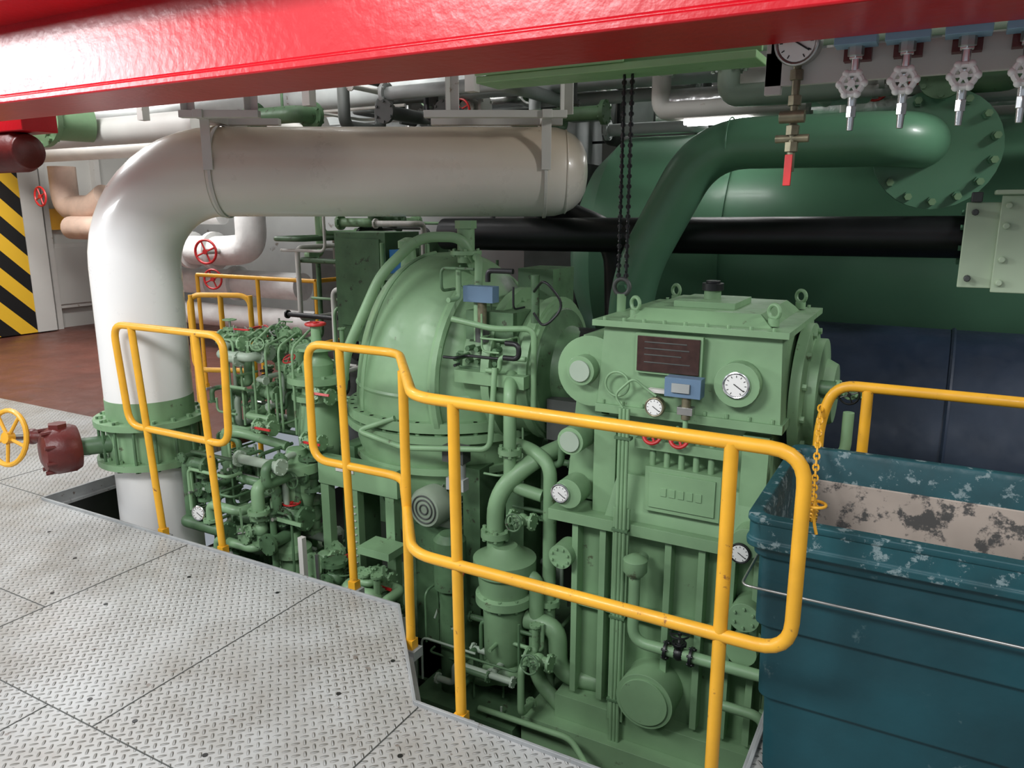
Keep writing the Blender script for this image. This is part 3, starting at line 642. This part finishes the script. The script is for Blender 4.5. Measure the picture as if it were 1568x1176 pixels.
b.tube([(x0-.004,y1-.05,.66),(x0-.004,y0-.004,.66),(x1,y0-.004,.66)],.004,STEEL,.03)
for k in(0,1):
    for j in(0,1): 
        p=V((x0+.2+k*(x1-x0-.4),y0+.2+j*(y1-y0-.4),.03));b.cyl(p+V((0,-.02,0)),p+V((0,.02,0)),.028,BLACK)
b.done()
b=B('yellow_plastic_chain')
pA=V((-.33,2.93,1.0));pB=V((-.215,1.97,.98))
N_=40
for k in range(N_):
    t=k/(N_-1);p=pA.lerp(pB,t)+V((0,0,-.20*math.sin(math.pi*t)));p2=pA.lerp(pB,min(1,t+.02))+V((0,0,-.20*math.sin(math.pi*min(1,t+.02))))
    d=(p2-p).normalized() if (p2-p).length>1e-5 else V((0,-1,0))
    nn=V((1,0,0)) if k%2 else V((0,0,1));nn=(nn-d*nn.dot(d)).normalized();yy=d.cross(nn)
    b.sweep([p+d*.018*math.cos(a)+yy*.009*math.sin(a) for a in [2*math.pi*j/10 for j in range(10)]],.0035,YEL,6,closed=True)
b.tube([pB,pB+V((0,.01,-.05)),pB+V((.01,.0,-.08))],.004,YEL);b.torus(pB,(0,0,1),.026,.004,YEL);b.done()
# ---------------------------------------------------------------- gauge panel
b=B('overhead_gauge_panel',.002)
b.box((-.44,2.12,2.01),(1.5,2.14,2.09),OFFW);b.box((-.44,2.12,1.99),(-.40,2.14,2.2),OFFW)
for s0 in(-.43,.3,1.2): b.box((s0,2.015,2.15),(s0+.03,2.14,2.18),OFFW);b.box((s0,2.12,2.05),(s0+.03,2.14,2.18),OFFW)
b.gauge((-.36,2.07,2.10),(-.1,-1,-.1),.052,STEEL,.04)
b.tube([(-.36,2.10,2.07),(-.36,2.10,1.80)],.010,BRASS)
for z in (2.03,1.97,1.90,1.86): b.cyl((-.36,2.1,z-.012),(-.36,2.1,z+.012),.017,BRASS,seg=6)
b.cyl((-.39,2.08,1.93),(-.33,2.08,1.93),.015,BRASS);b.cyl((-.40,2.1,1.88),(-.32,2.1,1.88),.010,BRASS)
b.bar((-.36,2.075,1.84),(-.36,2.07,1.765),.018,.008,REDV,up=(0,1,0))
for i,s0 in enumerate((-.225,-.118,.0,.115,.23)):
    z0=2.085
    b.box((s0-.045,2.02,z0-.010),(s0+.045,2.08,z0+.012),LBLUE);b.cyl((s0,2.06,z0-.03),(s0,2.06,z0),.018,STEEL,seg=8)
    b.cyl((s0,2.07,2.0),(s0,2.07,2.10),.010,CHROME);b.cyl((s0,2.07,2.05),(s0,2.07,2.07),.016,CHROME,seg=6)
    b.box((s0-.03,2.09,2.05),(s0+.03,2.12,2.11),BROWN)
    b.cyl((s0,2.09,2.0),(s0,2.04,2.0),.010,CHROME)
    zc_=1.99
    b.torus((s0,2.03,zc_),(0,-1,0),.023,.007,DIAL,24,8)
    for k in range(6):
        a=k*math.pi/3;b.sph((s0+.026*math.cos(a),2.03,zc_+.026*math.sin(a)),.0095,DIAL,seg=10)
        b.bar((s0,2.03,zc_),(s0+.026*math.cos(a),2.03,zc_+.026*math.sin(a)),.007,.006,DIAL,up=(0,1,0))
    b.cyl((s0,2.035,zc_),(s0,2.02,zc_),.009,DIAL,seg=10)
    b.cyl((s0,2.07,1.89),(s0,2.07,1.98),.007,CHROME,r2=.011);b.cyl((s0,2.07,1.92),(s0,2.07,1.945),.012,CHROME,seg=6)
b.done()
# ---------------------------------------------------------------- ceiling services
LG=mat('beam_light_green',(.30,.50,.24),.45,var=.1,dirt=(.12,.15,.08),dirt_amt=.2)
b=B('overhead_green_beam',.004);b.box((-1.9,3.1,2.26),(-.68,3.3,2.29),LG);b.box((-1.9,3.19,2.3),(-.68,3.21,2.6),LG);b.box((-1.9,3.1,2.58),(-.68,3.3,2.61),LG);b.box((-1.9,3.09,2.29),(-1.2,3.1,2.40),LG)
for k in range(4): b.cyl((-1.8+.25*k,3.07,2.34),(-1.8+.25*k,3.1,2.34),.012,GREEN2,seg=6)
b.box((-1.3,3.15,2.6),(-1.2,3.25,3.32),LG);b.done()
b=B('overhead_pipework')
for p,r,m in [([(-8,5.2,2.65),(-3,5.2,2.65),(1.5,5.2,2.6)],.12,GREY),([(-7,4.6,2.75),(4,4.6,2.75)],.06,OFFW),([(-6,5.8,2.9),(4,5.8,2.9)],.12,GREY),
   ([(-3,4.0,2.62),(4,4.0,2.55)],.05,GREY),([(-1.4,3.8,2.45),(4,3.8,2.42)],.035,CABLE),([(-4.6,4.5,2.3),(-4.6,6.5,2.3)],.09,OFFW),([(-9.5,4.2,2.35),(-5,4.2,2.35)],.11,OFFW),
   ([(-3.3,6.9,2.0),(-3.3,6.9,3.2)],.2,GREY),([(-1.1,4.7,2.42),(4,4.7,2.35)],.075,OFFW),([(-10.5,6,2.5),(-5.5,6,2.5)],.18,OFFW),([(-2.2,6.6,2.50),(2,6.6,2.45)],.17,SILVER),([(-1.7,5.0,2.38),(-.9,5.0,2.38),(-.5,5.3,2.42)],.08,SILVER)]:
    b.tube(p,r,m,.15,seg=20)
for k in range(12): b.tube([(-2+k*.02,4.2+k*.05,2.95+.02*(k%3)),(3.5,4.2+k*.05,2.9)],.012,[CABLE,BLACK,GREY][k%3])
for s0 in (-5.2,-3.6,-2.4,-1.3,0,1.2): b.box((s0,3.8,2.35),(s0+.06,3.86,3.3),OFFW);b.box((s0,3.8,2.85),(s0+.06,6.2,2.9),GREY)
bb=((-5,4.3,2.32),(1.8,7.2,3.2))
for k in range(100):
    p=[random.uniform(bb[0][j],bb[1][j]) for j in range(3)]
    rpipe(b,p,5,.2,1.0,random.choice([.012,.02,.03,.045,.06]),random.choice([OFFW,OFFW,GREY,DGREY,CABLE,GREEN2,STEEL,BLACK,GREY]),.08,bb)
for k in range(14):
    p=V((random.uniform(-4.5,1.5),random.uniform(4.4,6.5),random.uniform(2.4,2.8)))
    b.valve(p,(1,0,0),(0,-1,-.2),.05,random.choice([GREEN2,OFFW,GREY]),random.choice([REDV,GREEN,DIAL,BLU2]))
for k in range(8):
    p=V((random.uniform(-4.5,1.5),random.uniform(4.6,6.5),2.4));b.box(p,p+V((.25,.15,.3)),random.choice([GREY,OFFW,DGREY]))
b.done()
b=B('cable_tray');
for t in (4.05,4.35): b.box((-4.5,t,2.62),(3.5,t+.01,2.68),STEEL)
for k in range(40): b.box((-4.5+.2*k,4.05,2.62),(-4.47+.2*k,4.35,2.63),STEEL)
for k in range(7): b.tube([(-4.5,4.09+.035*k,2.645),(3.5,4.09+.035*k,2.65)],.014,[BLACK,CABLE,DGREY][k%3],seg=8)
b.done()
b=B('fluorescent_light_fixture');b.box((-1.55,4.9,2.27),(-1.05,5.05,2.33),OFFW);b.cyl((-1.5,4.94,2.25),(-1.1,4.94,2.25),.018,LAMP);b.cyl((-1.5,5.01,2.25),(-1.1,5.01,2.25),.018,LAMP);b.done()
b=B('fluorescent_light_fixture');b.box((-.9,6.9,2.66),(0,7.1,2.72),OFFW);b.cyl((-.85,6.96,2.64),(-.05,6.96,2.64),.02,LAMP);b.cyl((-.85,7.04,2.64),(-.05,7.04,2.64),.02,LAMP);b.done()
b=B('grey_ventilation_duct',.01);b.box((-4.0,6.4,2.0),(-2.9,7.0,3.3),GREY);b.box((-6.3,6.6,1.7),(-4.6,7.2,3.3),GREY)
for z in(2.1,2.6,3.1): b.box((-6.32,6.58,z),(-4.58,7.22,z+.03),GREY);b.box((-4.02,6.38,z),(-2.88,7.02,z+.03),GREY)
b.done()
b=B('background_auxiliary_machinery',.005)
b.box((-5.3,5.6,-.8),(-4.0,6.2,1.35),DGREY);b.box((-3.9,4.7,-.8),(-3.3,5.2,1.5),GREEN2);b.cyl((-4.4,5.2,-.8),(-4.4,5.2,1.25),.16,DGREY);b.cyl((-4.4,5.2,1.25),(-4.4,5.2,1.5),.2,DGREY)
b.box((-3.2,6.0,-.8),(-2.7,6.6,2.1),DGREY)
bb=((-4.6,4.3,.2),(-3.1,5.6,1.75))
for k in range(44):
    p=[random.uniform(bb[0][j],bb[1][j]) for j in range(3)]
    rpipe(b,p,5,.15,.7,random.choice([.012,.02,.035,.05]),random.choice([GREEN2,GREEN2,DGREY,OFFW,BLACK,G]),.06,bb)
for k in range(10):
    p=[random.uniform(bb[0][j],bb[1][j]) for j in range(3)];b.valve(p,(1,0,0),(0,-1,.3),.035,GREEN2,random.choice([REDV,G,BLACK]))
b.done()
b=B('lagged_pipework')
b.tube([(-9.4,6.3,1.26),(-7.3,6.3,1.26),(-6.85,6.3,1.3),(-6.85,6.3,1.9)],.17,LAG,.2,seg=20);b.tube([(-9.4,6.6,.86),(-6.4,6.6,.86)],.16,LAG,.2,seg=20);b.tube([(-9.0,6.6,.45),(-6.2,6.6,.45)],.14,LAG,.2,seg=20)
b.tube([(-8.6,6.4,1.66),(-7.4,6.4,1.66)],.1,LAG,.2,seg=20)
for s0 in(-7.9,-7.5): b.cyl((s0,6.3,1.26),(s0+.06,6.3,1.26),.22,LAG);b.cyl((s0,6.6,.86),(s0+.06,6.6,.86),.21,LAG)
b.wheel((-7.2,5.95,1.27),(.3,-1,0),.13,REDV);b.wheel((-7.3,6.1,.95),(.3,-1,0),.11,REDV);b.cyl((-7.2,5.95,1.27),(-7.2,6.3,1.27),.03,STEEL)
b.tube([(-10.5,6.45,2.3),(-10.5,6.45,1.75),(-9.9,6.45,1.75),(-9.6,6.45,1.9)],.17,PINK,.2,seg=20);b.tube([(-10.2,6.3,1.5),(-9.4,6.3,1.5),(-9.4,6.3,1.2)],.15,PINK,.1,seg=20);b.wheel((-10.3,6.0,1.9),(0,-1,0),.12,REDV)
b.box((-8.0,6.9,.0),(-6.4,7.6,.35),WALL)
b.done()
b=B('green_gate_valve');b.flange((-6.3,3.75,2.40),(.2,-1,0),.2,.05,GREEN,10,.02);b.cyl((-6.3,3.75,2.40),(-6.2,4.1,2.40),.14,GREEN);b.done()
# ---------------------------------------------------------------- lights
def area(name,loc,tgt,size,power,col=(1,1,1),sy=None):
    l=bpy.data.lights.new(name,'AREA');l.energy=power;l.size=size;l.color=col
    if sy: l.shape='RECTANGLE';l.size_y=sy
    o=bpy.data.objects.new(name,l);bpy.context.collection.objects.link(o);o.location=loc
    o.rotation_euler=(V(tgt)-V(loc)).to_track_quat('-Z','Y').to_euler();return o
area('ceiling_lamp_front',(-2.2,-.6,3.3),(-2.2,2.6,.3),1.4,120,(.98,.99,1),.6)
area('ceiling_lamp_left',(-6.3,-.3,2.85),(-4.4,2.2,.9),1.8,125,(.96,.99,1),.5)
area('ceiling_lamp_port',(-6.0,2.9,3.3),(-5.0,2.6,0),1.2,60,(.96,.99,1),.6)
area('ceiling_lamp_right',(.7,-.2,3.2),(-.2,3.2,.6),.9,40,(.98,.99,1),.6)
area('ceiling_lamp_far_left',(-8.5,5.2,3.3),(-9,5.6,0),1.6,150,(1,1,1),.6)
area('ceiling_lamp_back',(-7.0,5.2,3.3),(-7.2,6.4,.8),1,80)
area('ceiling_lamp_drum',(1.9,3.6,3.1),(.9,5.6,1.9),.7,85,(1,1,1),.3)
area('aft_fill_light',(-1.5,6.9,3.25),(-1.5,5.9,2.3),1.0,45,(1,1,1),.4)  # unseen fill, added to brighten the pipework at the back
area('mid_fill_light',(-4.0,4.0,3.3),(-3.6,6.0,2.3),.9,45,(1,1,1),.4)  # added fill without a fixture, lifts the grey ducts overhead
w=bpy.data.worlds.new('World');bpy.context.scene.world=w;w.use_nodes=True
w.node_tree.nodes['Background'].inputs[0].default_value=(.82,.9,1,1);w.node_tree.nodes['Background'].inputs[1].default_value=.36
# ---------------------------------------------------------------- camera
cd=bpy.data.cameras.new('camera');cd.sensor_width=36;cd.lens=27;cam=bpy.data.objects.new('camera',cd)
bpy.context.collection.objects.link(cam);cam.location=(0,0,1.7);cam.rotation_euler=(math.radians(77.4),0,math.radians(28.95))
cd.clip_start=.02
bpy.context.scene.camera=cam
bpy.context.scene.view_settings.view_transform='Standard'
bpy.context.scene.view_settings.exposure=0
